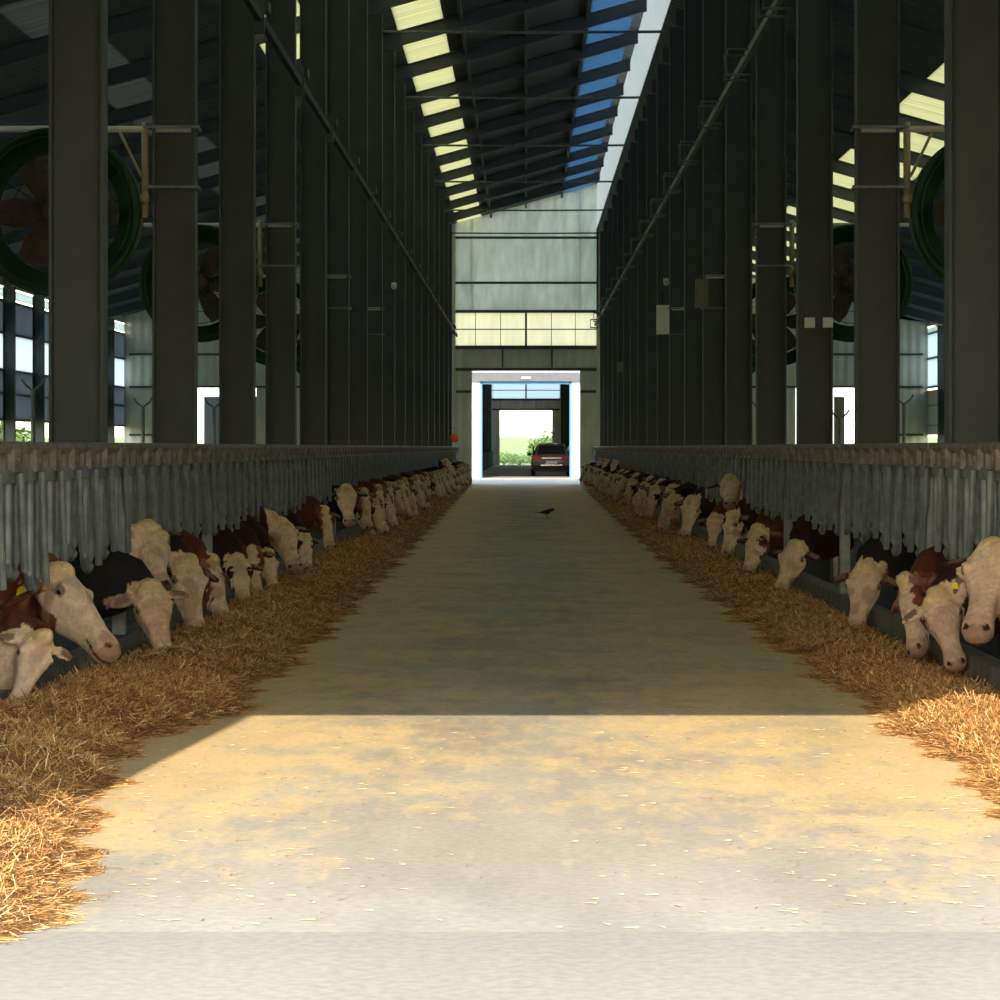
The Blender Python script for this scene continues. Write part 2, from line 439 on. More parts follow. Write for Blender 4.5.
# clamps at the column heads on the right clerestory
# longitudinal rails with square brackets
for s, z in ((-1, 5.72), (1, 6.13)):
    root = empty('wall_rail', (s*(HW-.06), YF, z), 'long %s rail running along the aisle columns on the %s' % ('dark' if s < 0 else 'pale', SIDE[s]), 'rail')
    MB().box(-.03, .03, .15, YE-YF-.15, -.045, .045).build('rail_beam' if s < 0 else 'rail_pipe', M['black2'] if s < 0 else M['galv'], root)
    bk = None
    for n in range(-1, 18):
        y = colY(n)-YF
        if bk is None:
            b = MB()
            if s < 0:
                b.box(-.05, .09, -.16, .16, .07, .17); b.box(-.05, .05, -.2, -.12, -.16, .2)
            else:
                for dy in (0,):
                    b.tube([(0, dy, 0), (-.28, dy, 0), (-.28, dy, -.3), (0, dy, -.3)], .018, 6)
            bk = b.build('bracket', M['steel'] if s < 0 else M['galv'], root, loc=(0, y, 0))
            if s > 0: c = bk.copy(); COL.objects.link(c); c.location = (0, y+.55, 0)
        else:
            c = bk.copy(); COL.objects.link(c); c.location = (0, y, 0)
            if s > 0: c = bk.copy(); COL.objects.link(c); c.location = (0, y+.55, 0)

# ------------------------------------------------------------------ feed fences with headlocks
PIT = BAY/8
def fence_panel(joined=False, s=-1):
    """one bay long, starting at y=0; local x=0 is the fence line, s = outward sign"""
    root = None
    parts = []
    zt, zb = 1.455, .76
    def pt(name, b, m): parts.append((name, b, m))
    pt('top_rail', MB().tube([(0, 0, zt-.03), (0, BAY, zt-.03)], .033, 8), M['rusty'])
    pt('latch_rail', MB().box(-.025, .025, 0, BAY, 1.245, 1.315), M['galv'])
    for k in range(8):
        yc = (k+.5)*PIT
        zl = (.70, .76, .67, .73, .79, .69, .75, .72)[k]
        pt('neck_hoop', MB().tube([(s*.01, yc+.2, 1.28), (s*.01, yc+.2, zl+.08), (s*.01, yc+.235, zl+.02), (s*.01, yc+PIT/2, zl), (s*.01, yc+PIT-.235, zl+.02), (s*.01, yc+PIT-.2, zl+.08), (s*.01, yc+PIT-.2, 1.28)], .026, 8), M['galv'])
        pt('locking_bar', MB().tube([(-s*.05, yc+.24, 1.30), (-s*.05, yc+.29, 1.05), (-s*.05, yc+.40, zl+.03)], .022, 8), M['galv'])
        lb = MB(); lb.box(-.045, .045, yc+.12, yc+.3, 1.3, 1.42); lb.tube([(-.06, yc+.2, 1.36), (.06, yc+.2, 1.36)], .02, 6)
        lb.box(-.02, .02, yc-.02, yc+.06, 1.3, 1.44)
        pt('latch', lb, M['rusty'])
    pt('fence_post', MB().box(-.04, .04, -.045, .045, .22, zt), M['galv'])
    if joined:
        b = MB()
        for nm, q, m in parts: b.add(q.v, q.f, 1 if m is M['rusty'] else 0)
        return b.build('feed_fence', [M['galv'], M['rusty']])
    root = empty('feed_fence', (0, 0, 0)); cache = {}
    for nm, q, m in parts:
        q.build(nm, m, root)
    return root
NEARP = 9
for s in (-1, 1):
    near = fence_panel(False, s); far = fence_panel(True, s)
    first = {True: True, False: True}
    for n in range(-1, 18):
        isnear = n < NEARP
        proto = near if isnear else far
        if first[isnear]: o = proto; first[isnear] = False
        else: o = copy_tree(proto)
        o.location = (s*FX, colY(n), 0)
        tag(o, 'galvanised cattle feed fence panel between %s and %s on the %s' % (ORD[n+1] + ' column', (ORD[n+2] + ' column') if n < 17 else 'the rear wall', SIDE[s]),
            'fence', 'feed fence panels on the ' + SIDE[s])

# ------------------------------------------------------------------ fans
def make_fan():
    root = empty('barn_fan', (0, 0, 0))
    MB().ring_y((0, 0, 0), [(.66, -.16), (.69, -.16), (.69, .16), (.6, .16), (.5, .1), (.5, .07), (.6, .12), (.63, 0)], 44).build('shroud', M['green'], root, True)
    for k in range(6):
        b = MB(); a = k*math.pi/3
        rings = []
        for r, w, tw in ((.08, .06, .6), (.2, .11, .5), (.35, .13, .38), (.48, .1, .3)):
            c = Vector((r*math.cos(a), 0, r*math.sin(a))); tg = Vector((-math.sin(a), 0, math.cos(a)))
            d = tg*math.cos(tw) + Vector((0, 1, 0))*math.sin(tw); nn = d.cross(Vector((math.cos(a), 0, math.sin(a))))
            rings.append([c-d*w+nn*.006, c+d*w+nn*.006, c+d*w-nn*.006, c-d*w-nn*.006])
        b.loft(rings).build('blade', M['rustblade'], root)
    MB().tube([(0, -.16, 0), (0, -.1, 0), (0, .12, 0), (0, .16, 0)], [.08, .12, .12, .08], 16).build('motor', M['rustblade'], root, True)
    g = MB()
    for r in (.2, .34, .48, .62): g.ring_y((0, -.17, 0), [(r-.004, -.004), (r+.004, -.004), (r+.004, .004), (r-.004, .004)], 32)
    for k in range(12):
        a = k*math.pi/6; g.tube([(.1*math.cos(a), -.17, .1*math.sin(a)), (.66*math.cos(a), -.16, .66*math.sin(a))], .004, 4)
    g.build('guard', M['green'], root)
    b = MB()
    b.tube([(-.75, .0, .69), (1.1, .0, .69)], .028, 8); b.build('hanger_pipe', M['white_pipe'], root)
    b = MB(); b.tube([(.72, 0, .75), (.72, 0, -.04)], .03, 8); b.tube([(.69, 0, .3), (.5, 0, .69)], .014, 6); b.ball((.72, -.03, .12), .05, 8, 6); b.build('support_pipe', M['beige'], root)
    b = MB()
    for z in (.69, .2): b.box(.73, 1.19, -.2, -.17, z-.012, z+.012); b.box(.76, .78, -.2, .14, z-.012, z+.012); b.box(1.15, 1.17, -.2, .14, z-.012, z+.012)
    b.build('clamp_strap', M['galv'], root)
    return root
fan = make_fan(); firstfan = True
for s in (-1, 1):
    for i, n in enumerate((1, 3, 5, 7)):
        o = fan if firstfan else copy_tree(fan); firstfan = False
        o.location = (s*3.86, colY(n)-.02, 3.36)
        if s > 0: o.rotation_euler = (0, 0, math.pi) if False else (0, 0, 0); o.scale = (-1, 1, 1)
        tag(o, 'dark green round barn fan hung beside the %s column on the %s' % (ORD[n+1], SIDE[s]), 'fan', 'barn fans beside the columns')

# ------------------------------------------------------------------ small things on the columns
def box_on(name, x, y, z, w, d, h, m, label, cat, extra=None):
    root = empty(name, (x, y, z), label, cat)
    MB().box(-w/2, w/2, -d/2, d/2, -h/2, h/2).build('box_body', m, root)
    MB().box(-w/2+.02, w/2-.02, -d/2-.012, -d/2, -h/2+.02, h/2-.02).build('box_door', m, root)
    b = MB().tube([(0, 0, h/2), (0, 0, h/2+.25)], .012, 6); b.build('cable', M['black'], root)
    return root
box_on('control_box', HW-.13, colY(7)-.05, 3.84, .24, .16, .55, M['box'], 'white wall control box high on the eighth-nearest column, the brighter and larger one', 'box')
box_on('control_box', HW-.03, colY(5)-.25, 3.78, .19, .16, .44, M['dull_box'], 'dull tan control box on a column, beside the brighter white one', 'box')
box_on('control_box', HW-.1, colY(12)-.05, 3.66, .17, .12, .28, M['dull_box'], 'small grey box low on a distant column near the rear door', 'box')
for i, x in enumerate((HW+.11, HW+.29)):
    o = MB().box(-.05, .05, -.04, .04, -.05, .05).box(-.04, .04, -.05, -.04, -.04, .04).build('switch_box', M['box'], loc=(x-.03*i*0, colY(2)-.17, 2.67))
    tag(o, 'small white square switch box on a column, %s of the pair' % ('aisle-side one' if i == 0 else 'stall-side one'), 'switch')
for (px, py, Y, lab) in ((663, 281, 57, 'small pale camera above the white control box'), (391, 285, 60.5, 'small pale camera high on a column, on the orange-ball side')):
    p = P(px, py, Y); s = 1 if px > 526 else -1
    root = empty('camera_dome', (s*(HW-.06), Y, p.z), lab, 'camera')
    MB().box(-.05, .05, -.04, .04, 0, .05).build('mount', M['box'], root)
    MB().tube([(0, 0, 0), (0, -.12, -.04)], [.05, .06], 10).build('camera_body', M['box'], root, True)
b = MB().ball((0, 0, 0), .16, 16, 10); o = b.build('orange_ball', M['orange'], None, True, (-2.5, 105.0, 1.43+9*105/3000)); tag(o, 'round orange ball hanging by the rear end of the fence', 'ball')
# hook that carries the ball
o.location = (-2.5, 105.0, 1.75)
MB().tube([(0, 0, .15), (0, 0, .35), (-.25, 0, .36)], .012, 6).build('hanger', M['black'], o)

# forked posts in the stalls
def forked_post(px, Y, ztop, label):
    x = (px-VX)*Y/F
    root = empty('forked_post', (x, Y, .02), label, 'post', 'forked grey posts in the stalls')
    MB().tube([(0, 0, 0), (0, 0, ztop-.25)], .06, 8).build('pole', M['galv'], root)
    for q in (-1, 1):
        MB().tube([(0, 0, ztop-.3), (q*.22, 0, ztop-.12), (q*.3, 0, ztop+.02)], .035, 6).build('prong', M['galv'], root)
forked_post(143, 98, 3.0, 'forked grey post against the pale rear wall, orange-ball side, between the first two big columns')
forked_post(904, 98, 3.1, 'forked grey post against the pale rear wall, control-box side, beside the bright side opening')
forked_post(214, 96, 2.95, 'forked grey post in front of the bright side doorway on the orange-ball side')
forked_post(762, 96, 2.85, 'forked grey post seen in the narrow gap on the control-box side')
forked_post(33, 80, 3.2, 'forked grey post before the bright curtain wall on the orange-ball side')
forked_post(840, 96, 2.6, 'forked grey post in front of the bright side doorway on the control-box side')

# ------------------------------------------------------------------ second barn beyond the yard
def second_barn():
    b = MB(); y, th = Y2, .12
    def zf2(x): return zleft(x)
    D2 = 2.06
    xs = [-OW, -14.86, -12.2, -HW, -D2, D2, HW, 12.6, 13.0, 14.2, 14.7, OW]
    for a, c in zip(xs[:-1], xs[1:]):
        mid = (a+c)/2; zf = zleft if mid < HW else zright
        op = (a, c) in ((-14.86, -12.2), (12.6, 13.0), (14.2, 14.7))
        b.box(a, c, y, y+th, DH+.05 if abs(mid) < D2 else (3.75 if op else 0), 6.0); gable(b, y, th, a, c, 6.0, zf)
    struct(b.build('wall_rear_barn_front', M['facade']))
    b = MB()
    for s in (-1, 1): b.box(s*D2-.05, s*D2+.04, y-.05, y+.16, 0, DH+.1)
    b.box(-D2, D2, y-.05, y+.16, DH-.03, DH+.1)
    struct(b.build('trim_40', M['bluetrim']))
    root = struct(empty('door_2', (0, Y2-.12, DH+.1)))
    MB().box(-2.55, 2.55, -.12, .06, 0, .42).build('roller_box', M['grey_door'], root)
    lamp = MB().box(-.22, .22, -.22, -.121, .1, .2).build('lamp', M['box'], root)
    # interior
    y = Y2E; b = MB()
    for a, c in zip([-OW, -HW, -2.1, 2.1, HW], [-HW, -2.1, 2.1, HW, OW]):
        mid = (a+c)/2; zf = zleft if mid < HW else zright
        b.box(a, c, y, y+.1, DH if abs(mid) < 2.1 else 0, 5.3)
        if abs(mid) > HW: b.box(a, c, y, y+.1, 5.3, 6.6)
        gable(b, y, .1, a, c, 6.6, zf)
    struct(b.build('wall_rear_barn_back', M['wall']))
    struct(MB().box(-HW, HW, y+.02, y+.06, 5.3, 6.6).build('window_50', M['bright_side']))
    b = MB().box(-.06, .06, y-.03, y, 5.3, 6.6); b.box(-HW, HW, y-.03, y, 5.93, 5.99); b.box(-HW, HW, y-.1, y, 5.16, 5.3); b.box(-HW, HW, y-.1, y, 4.36, 4.5)
    struct(b.build('trim_41', M['steel']))
    strips([(-OW, -4, 'roof'), (-4, -2.9, 'cream_sky'), (-2.9, HW, 'roof')], zleft, Y2-.2, Y2E+.2)
    strips([(HW, 6, 'roof'), (6, 7.4, 'cream_sky'), (7.4, OW, 'roof')], zright, Y2-.2, Y2E+.2)
    for s in (-1, 1):
        x0, x1 = sorted((s*OW, s*(OW+.06)))
        struct(MB().box(x0, x1, Y2, Y2E, 0, 6.2).build('wall_rear_barn_side', M['wall_side']))
    cp = [o for o in bpy.data.objects if o.name.startswith('steel_column') and o.get('category')]
    pl = {-1: None, 1: None}
    for o in cp:
        if pl[1 if o.location.x > 0 else -1] is None: pl[1 if o.location.x > 0 else -1] = o
    for s in (-1, 1):
        sh = [c for c in pl[s].children if c.name.startswith('column_shaft')][0]
        for k in range(18):
            c = bpy.data.objects.new('rear_barn_column', sh.data); COL.objects.link(c)
            c.location = (s*(HW+.185), Y2+6+k*BAY, 0)
            tag(c, 'far steel column inside the rear barn on the ' + SIDE[s] + ', seen through the doorway', 'column', 'far steel columns in the rear barn on the ' + SIDE[s])
        q = MB().box(-.08, .08, 0, 95, 0, 1.1).build('rear_barn_curb', M['curb'], loc=(s*(FX-.05), Y2+3, 0))
        tag(q, 'low grey feed barrier inside the rear barn, ' + SIDE[s], 'barrier')
second_barn()
def bush(x, y, r, h, label, name='field_bush'):
    root = empty(name, (x, y, -.2), label, 'bush', None)
    st = MB()
    for k in range(4):
        a = k*1.7; st.tube([(0, 0, 0), (.3*r*math.cos(a), .3*r*math.sin(a), h*.6)], [.06, .02], 5)
    st.build('stem', M['bark'], root)
    n = 1400; vs = np.empty((n*4, 3))
    u = RNG.normal(size=(n, 3)); u /= np.linalg.norm(u, axis=1)[:, None]; rad = RNG.uniform(.55, 1.0, n)[:, None]*(1+.25*np.sin(u[:, :1]*7)*np.cos(u[:, 1:2]*5))
    c = u*rad*np.array([r, r, h/2]) + np.array([0, 0, h*.55])
    a = RNG.normal(size=(n, 3)); a /= np.linalg.norm(a, axis=1)[:, None]; bb = np.cross(a, u); bb /= np.linalg.norm(bb, axis=1)[:, None]+1e-6
    s1 = .13*h/2; s2 = .07*h/2
    vs[0::4] = c-a*s1; vs[1::4] = c+bb*s2; vs[2::4] = c+a*s1; vs[3::4] = c-bb*s2
    m = MB(); m.v = [tuple(p) for p in vs]; m.f = [(4*i, 4*i+1, 4*i+2, 4*i+3) for i in range(n)]; m.m = [0]*n
    me = bpy.data.meshes.new('foliage'); me.from_pydata(m.v, [], m.f); me.materials.append(M['leaf']); link('foliage', me, root)
bush(1.3, 262, 1.3, 2.3, 'tall loose green bush beyond the far doorway, behind the car')
bush(-.6, 258, 1.5, 1.0, 'low dark green bush beyond the middle of the far doorway')
bush(-2.0, 275, 1.4, 1.1, 'small green bush beyond the far doorway, on the orange-ball side')
bush(3.6, 285, 2.2, 3.2, 'green bush beyond the far doorway, hidden partly by the doorway edge')
bush(-19.5, 104, 1.8, 2.6, 'green bush outside the open side wall, beside the first bright bay')
bush(-20.5, 112, 2.0, 3.0, 'green bush outside the open side wall, nearer the rear wall')
bush(-19.0, 96, 1.6, 2.2, 'low green bush outside the open side wall, by its first post')
bush(20.0, 118, 1.8, 3.0, 'green bush outside the control-box side wall by the rear corner')

# ------------------------------------------------------------------ cows
def superring(c, sv, uv, w, up, dn, n=18, p=2.3):
    out = []
    for i in range(n):
        a = 2*math.pi*i/n; ca, sa = math.cos(a), math.sin(a)
        k = (abs(ca)**p + abs(sa)**p)**(-1/p)
        h = up if sa > 0 else dn
        out.append(c + sv*(w*ca*k) + uv*(h*sa*k))
    return out
CREAM = (.56, .41, .28); TUFT = (.58, .42, .23); RED = (.075, .021, .011); DARK = (.026, .010, .007); BLACK = (.012, .010, .010); PINK = (.36, .22, .16)
def cow_mesh(name, poll, muz, nrm, body=RED, face='plain', hs=1.0, mirror=False, seed=0, ear=None, vox=.0135, earlen=.19, neckpatch=False, eardir=None, nkz=None):
    """local frame: the cow stands on -x facing +x, fence at x=0, y along the fence."""
    rr = random.Random(seed)
    P0 = Vector(poll); a = (Vector(muz)-P0).normalized(); f = Vector(nrm); f = (f - a*f.dot(a)).normalized(); sd = a.cross(f).normalized()
    b = MB()
    S = .95
    # torso + neck as one chain
    nk = Vector((-.04, 0, min(max(P0.z+.06, .60), .68)))
    if nkz: nk.z = nkz
    chain = [((-2.42, 0, 1.12), .10, .10, .14), ((-2.34, 0, 1.10), .21, .19, .25), ((-2.1, 0, 1.02), .27, .27, .33), ((-1.7, 0, .96), .32, .31, .40),
             ((-1.3, 0, .93), .325, .31, .42), ((-1.0, 0, .94), .28, .32, .40), ((-.75, 0, .95), .22, .32, .36), ((-.5, 0, .92), .165, .25, .31)]
    chain = [((c[0]*S, c[1], c[2]*S), w*S, u*S, d*S) for c, w, u, d in chain]
    chain.append(((nk.x-.22, 0, (nk.z+.80)/2), .14, .21, .32))
    chain.append((tuple(nk), .12, .19, .30))
    e = P0 - f*.075 - a*.02
    mid = nk.lerp(e, .55) + Vector((.02, 0, .03)); chain.append((tuple(mid), .108, .16, .22))
    chain.append((tuple(e), .092, .10, .11)); chain.append((tuple(e + a*.05), .08, .07, .09))
    cs = [Vector(c[0]) for c in chain]; rings = []
    for i, (c, w, u, d) in enumerate(chain):
        t = (cs[min(i+1, len(cs)-1)] - cs[max(i-1, 0)]).normalized()
        up = Vector((0, 0, 1)) if abs(t.z) < .85 else Vector((1, 0, .2))
        sv = up.cross(t); sv = Vector((0, 1, 0)) if sv.length < .05 else sv.normalized()
        if sv.y < 0: sv = -sv
        uv = t.cross(sv).normalized()
        if uv.z < -.2: uv = -uv
        rings.append(superring(cs[i], sv, uv, w, u, d, 20, 2.1))
    b.loft(rings)
    # head
    H = [(-.045, .05, .035, -.05), (-.02, .092, .062, -.10), (.03, .108, .072, -.14), (.075, .112, .076, -.16), (.13, .121, .078, -.172),
         (.17, .112, .074, -.17), (.23, .088, .068, -.15), (.30, .070, .062, -.122), (.36, .063, .056, -.102), (.41, .064, .053, -.092),
         (.455, .073, .055, -.09), (.495, .075, .05, -.085), (.525, .062, .036, -.07), (.542, .035, .015, -.04)]
    rings = []
    for t, w, u, d in H:
        rings.append(superring(P0 + a*t*hs, sd, f, w*hs, u*hs, -d*hs, 20, 2.4))
    b.loft(rings)
    ears = []
    # cheeks and tuft
    b.ball(P0 - a*.01 + f*.045, (.075*hs, .075*hs, .06*hs))
    for q in (-1, 1):
        c = P0 + a*.135*hs + sd*q*.10*hs + f*.035*hs; b.ball(c, .034*hs, 10, 6)
        # ears: cupped leaf shapes
        droop = rr.uniform(-.1, .35)
        dr = (sd*q*1.0 - a*(.12-droop) - f*.25 + Vector((0, 0, -.12))).normalized()
        if eardir is not None and sd.y*q < 0: dr = Vector(eardir).normalized()
        ears.append((P0 + a*.02*hs + sd*q*.085*hs - f*.01, dr))
        o0 = P0 + a*.02*hs + sd*q*.085*hs - f*.01
        wv = (f*.85 - a*.35); wv = (wv - dr*wv.dot(dr)).normalized(); wv = dr.cross(wv).normalized()
        tv = dr.cross(wv).normalized(); ears[-1] += (wv, tv)
        er = []
        for t, w in ((0, .028), (.18, .042), (.45, .062), (.7, .055), (.9, .032), (1.0, .012)):
            er.append(superring(o0 + dr*earlen*t*hs, wv, tv, w*hs, .017*hs, .017*hs, 10, 2))
        b.loft(er)
    # legs
    for x, y, k in ((-.72, .17, 0), (-.72, -.17, 0), (-2.1, .19, 1), (-2.1, -.19, 1)):
        x *= S
        if k == 0: pts = [(x, y, .82), (x+.02, y, .5), (x+.02, y, .42), (x, y, .14), (x+.02, y, .06), (x+.04, y, .0)]; rd = [.12, .07, .062, .042, .058, .065]
        else: pts = [(x, y*.9, .95), (x+.10, y, .66), (x-.08, y, .47), (x-.10, y, .42), (x-.03, y, .13), (x, y, .06), (x+.02, y, .0)]; rd = [.17, .12, .062, .058, .042, .056, .065]
        b.tube(pts, rd, 10)
    b.tube([(-2.33, 0, 1.12), (-2.40, .02, .95), (-2.38, .03, .6), (-2.36, .03, .4)], [.035, .022, .018, .035], 8)
    me = bpy.data.meshes.new(name); me.from_pydata(b.v, [], b.f)
    ob = bpy.data.objects.new('tmp', me); COL.objects.link(ob)
    md = ob.modifiers.new('r', 'REMESH'); md.mode = 'VOXEL'; md.voxel_size = vox; md.use_smooth_shade = True
    sm = ob.modifiers.new('s', 'SMOOTH'); sm.factor = .5; sm.iterations = 3
    dg = bpy.context.evaluated_depsgraph_get()
    out = bpy.data.meshes.new_from_object(ob.evaluated_get(dg)); bpy.data.objects.remove(ob)
    nv = len(out.vertices); co = np.empty(nv*3); out.vertices.foreach_get('co', co); co = co.reshape(-1, 3)
    d = co - np.array(P0); t = d @ np.array(a)/hs; u = d @ np.array(f)/hs; q = d @ np.array(sd)/hs
    ph = seed*1.37
    wob = np.sin(co[:, 0]*9+ph)*np.cos(co[:, 2]*11+ph*2)*.5 + np.sin(co[:, 1]*17+ph*3)*.35
    jag = .018*np.sin(co[:, 0]*60)*np.sin(co[:, 1]*70+co[:, 2]*50)
    c = np.tile(np.array(body), (nv, 1)).astype(float)
    # white underside, lower legs
    low = (co[:, 2] < .42) & (co[:, 0] < -.5); c[low] = np.array(CREAM)*.75
    pat = (wob > .62) & (co[:, 0] < -.45); c[pat] = np.array(CREAM)*.8
    if neckpatch:
        npm = (wob > .1) & (co[:, 0] > -.6) & (co[:, 0] < .1); c[npm] = CREAM
    head = (np.abs(u) < .25) & (t > -.07+jag) & (t < .7) & (np.abs(q) < .14)
    jaw = head & (u < -.105 + t*.12) & (t < .22)
    facem = head & ~jaw
    fc = np.array(CREAM)
    c[facem] = fc
    tf = facem & (t < .06); c[tf] = TUFT
    if face == 'patch':
        m_ = facem & (((t-.14)**2 + (np.abs(q)-.10)**2 + (u-.02)**2) < (.062+jag)**2); c[m_] = np.array(body)*1.3
        m_ = facem & (u < -.03+jag*2) & (t < .3) & (q > 0); c[m_] = np.array(body)*1.4
    elif face == 'blaze':
        m_ = facem & (np.abs(q) + np.maximum(0, -u)*.5 > .052 + t*.06 + jag) & (t < .36); c[m_] = np.array(RED)*1.8
    elif face == 'pinkish':
        m_ = facem & (t > .1); c[m_] = np.array((.50, .33, .23))
    mz = head & (t > .44) ; c[mz] = c[mz]*.45 + np.array(PINK)*.55
    mz = head & (t > .50) & (u > -.04); c[mz] = np.array(PINK)*(.8 if face != 'dirty' else .3)
    for sg in (-1, 1):
        nn = ((t-.505)**2 + (u-.03)**2 + (q-sg*.045)**2) < .017**2; c[nn] = (.02, .01, .01)
    mouth = head & (np.abs(u + .045 + (t-.5)*.1) < .008) & (t > .40); c[mouth] = (.06, .03, .025)
    for o0, dr, wv, tv in ears:
        e_ = co - np.array(o0); l_ = e_ @ np.array(dr); w1 = np.abs(e_ @ np.array(wv)); t1 = e_ @ np.array(tv)
        earm = (l_ > .035) & (l_ < earlen*1.1) & (w1 < .075*hs) & (np.abs(t1) < .034); c[earm] = ear if ear else np.array(body)*1.6
        inner = earm & (l_ > .06) & (l_ < earlen*.8) & (w1 < .032*hs) & (t1*np.sign(tv.dot(f)) > 0); c[inner] = np.array(PINK)*.5
    # sockets, nostrils, mouth and coat relief
    av, fv, sv_ = np.array(a), np.array(f), np.array(sd)
    for sg in (-1, 1):
        g_ = np.exp(-((t-.14)**2 + (u-.028)**2 + (q-sg*.118)**2)/(.020**2)); co -= (sv_*sg*.7+fv*.7)[None, :]*(g_*.012)[:, None]
        g_ = np.exp(-((t-.108)**2 + (u-.06)**2 + (q-sg*.108)**2)/(.026**2)); co += (sv_*sg*.6+fv*.8)[None, :]*(g_*.014)[:, None]
        g_ = np.exp(-((t-.505)**2 + (u-.03)**2 + (q-sg*.045)**2)/(.014**2)); co -= (fv*.8+av*.6)[None, :]*(g_*.014)[:, None]
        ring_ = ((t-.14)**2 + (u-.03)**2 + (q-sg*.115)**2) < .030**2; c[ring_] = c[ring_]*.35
        g_ = np.exp(-((t-.30)**2/.09**2 + (u+.02)**2/.02**2 + (q-sg*.075)**2/.02**2)); co -= (sv_*sg)[None, :]*(g_*.008)[:, None]
    rs = np.random.default_rng(seed); fb = np.zeros(nv); fine_ = np.zeros(nv)
    for k in range(14):
        w_ = rs.normal(size=3)*rs.uniform(9, 34); fb += np.sin(co @ w_ + rs.uniform(0, 6))
        w_ = rs.normal(size=3)*rs.uniform(60, 130); fine_ += np.sin(co @ w_ + rs.uniform(0, 6))
    fb /= 4; fine_ /= 4
    amp = np.where(head, np.where(t < .08, .0035, .0012), .0022)
    co += np.stack([fine_, np.roll(fine_, 7), fine_[::-1]*0+fine_], 1)*amp[:, None]*np.array([.6, .2, .6])
    c = c*(1+.17*fb+.10*fine_)[:, None]*np.where(head, 1-.06*np.clip(fb, -1, 2), 1)[:, None]
    dirt = np.clip((fb-.5)*1.4, 0, .6)*head; c = c*(1-dirt[:, None]) + np.array([.26, .15, .09])*dirt[:, None]
    out.vertices.foreach_set('co', co.ravel())
    if mirror:
        co[:, 0] *= -1; out.vertices.foreach_set('co', co.ravel()); out.flip_normals()
    ca = out.color_attributes.new('Col', 'FLOAT_COLOR', 'POINT')
    ca.data.foreach_set('color', np.concatenate([np.clip(c, 0, 1), np.ones((nv, 1))], 1).ravel())
    out.materials.clear(); out.materials.append(M['hide'])
    mx = -1 if mirror else 1
    def W(v): return Vector((v.x*mx, v.y, v.z))
    info = dict(eyes=[W(P0 + a*.14*hs + sd*q2*.108*hs + f*.024*hs) for q2 in (-1, 1)])
    # ear of which side is nearer the camera (-y)
    tags = []
    for o0, dr, wv, tv in ears:
        tf_ = tv if tv.dot(Vector((0, -1, .3))) > 0 else -tv
        tags.append((W(o0 + dr*.115*hs + tf_*.028), W(tf_)))
    tags.sort(key=lambda z: z[0].y)
    info['tag'] = tags[0]; info['r'] = .019*hs; info['fr'] = (W(a), W(f), W(sd))
    return out, info
def cow_object(data, loc, label, group=None, eyes=True, tagged=False, tagpos=None, ts=1.0):
    me, info = data
    o = link('cow', me, None, loc); tag(o, label, 'cow', group)
    if eyes:
        for e in info['eyes']:
            if 'em' not in info: info['em'] = MB().ball((0, 0, 0), info['r'], 10, 8).build('eye', M['eye'], o, True, e)
            else: link('eye', info['em'].data, o, e)
    if tagged:
        p, nf = info['tag'] if tagpos is None else (Vector(tagpos), info['tag'][1])
        ty = Vector((nf.x*.5, -1, .1)).normalized(); rx = ty.cross(Vector((0, 0, 1))).normalized(); uz = rx.cross(ty)
        b = MB(); pts = [(-.03, 0), (-.038, -.05), (.038, -.05), (.03, 0), (.012, .02), (-.012, .02)]
        b.loft([[p + rx*x*ts + uz*z*ts + ty*dy for x, z in pts] for dy in (.0, .012)])
        b.build('ear_tag', M['yellow'], o)
    return o
slots = [colY(-1) + (k+.5)*PIT for k in range(8*19)]
used = {-1: set(), 1: set()}
def near_cow(s, pp, Yp, pm, Ym, nrm, label, body=RED, face='plain', hs=1.0, tagged=False, seed=0, group=None, **kw):
    A = P(pp[0], pp[1], Yp); B = P(pm[0], pm[1], Ym)
    L = (B-A).length
    sl = min((k for k in range(len(slots)) if k not in used[s]), key=lambda k: abs(slots[k]-(Yp+.12)))
    used[s].add(sl); yc = slots[sl]
    def loc(v): return ((v.x*(-s) + FX), v.y-yc, v.z)
    n = (nrm[0]*(-s), nrm[1], nrm[2])
    scale = L/.53 if hs is None else hs
    data = cow_mesh('cow', loc(A), loc(B), n, body, face, scale, mirror=(s > 0), seed=seed, **kw)
    return cow_object(data, (s*FX, yc, .0), label, group, True, tagged, ts=.55 if seed == 22 else .9)
# orange-ball side (-x)
near_cow(-1, (40, 640), 14.9, (14, 712), 14.75, (.45, -1, .2), 'cream-faced cow eating at the very front of the orange-ball side, under the profile head', RED, 'plain', None, seed=1, neckpatch=True, ear=CREAM, nkz=.40)
near_cow(-1, (56, 580), 16.3, (113, 655), 16.0, (.9, -.35, .6), 'red-brown cow with pale face in profile looking across the aisle, yellow ear tag', (.15, .042, .018), 'plain', None, tagged=True, seed=2, ear=(.13, .04, .016), eardir=(-.8, -.25, -.52), earlen=.25)
near_cow(-1, (150, 592), 19.0, (166, 664), 18.75, (.35, -1, .2), 'black cow with broad cream face, head down below the raised one', BLACK, 'pinkish', None, seed=3, ear=(.3, .2, .13))
near_cow(-1, (148, 534), 19.9, (160, 588), 19.5, (.05, -1, .5), 'black cow holding its cream head up, forehead to the camera, above a feeding cow', BLACK, 'dirty', 1.06, seed=4, ear=BLACK, earlen=.14)
near_cow(-1, (186, 566), 21.7, (196, 634), 21.4, (.5, -.8, .3), 'brown cow, pale face down, bright yellow tag at top of its head', DARK, 'plain', None, tagged=True, seed=5)
near_cow(-1, (207, 565), 23.2, (224, 624), 22.9, (.7, -.6, .3), 'brown cow with white face down, beyond the cow with the bright yellow tag', RED, 'blaze', None, seed=6)
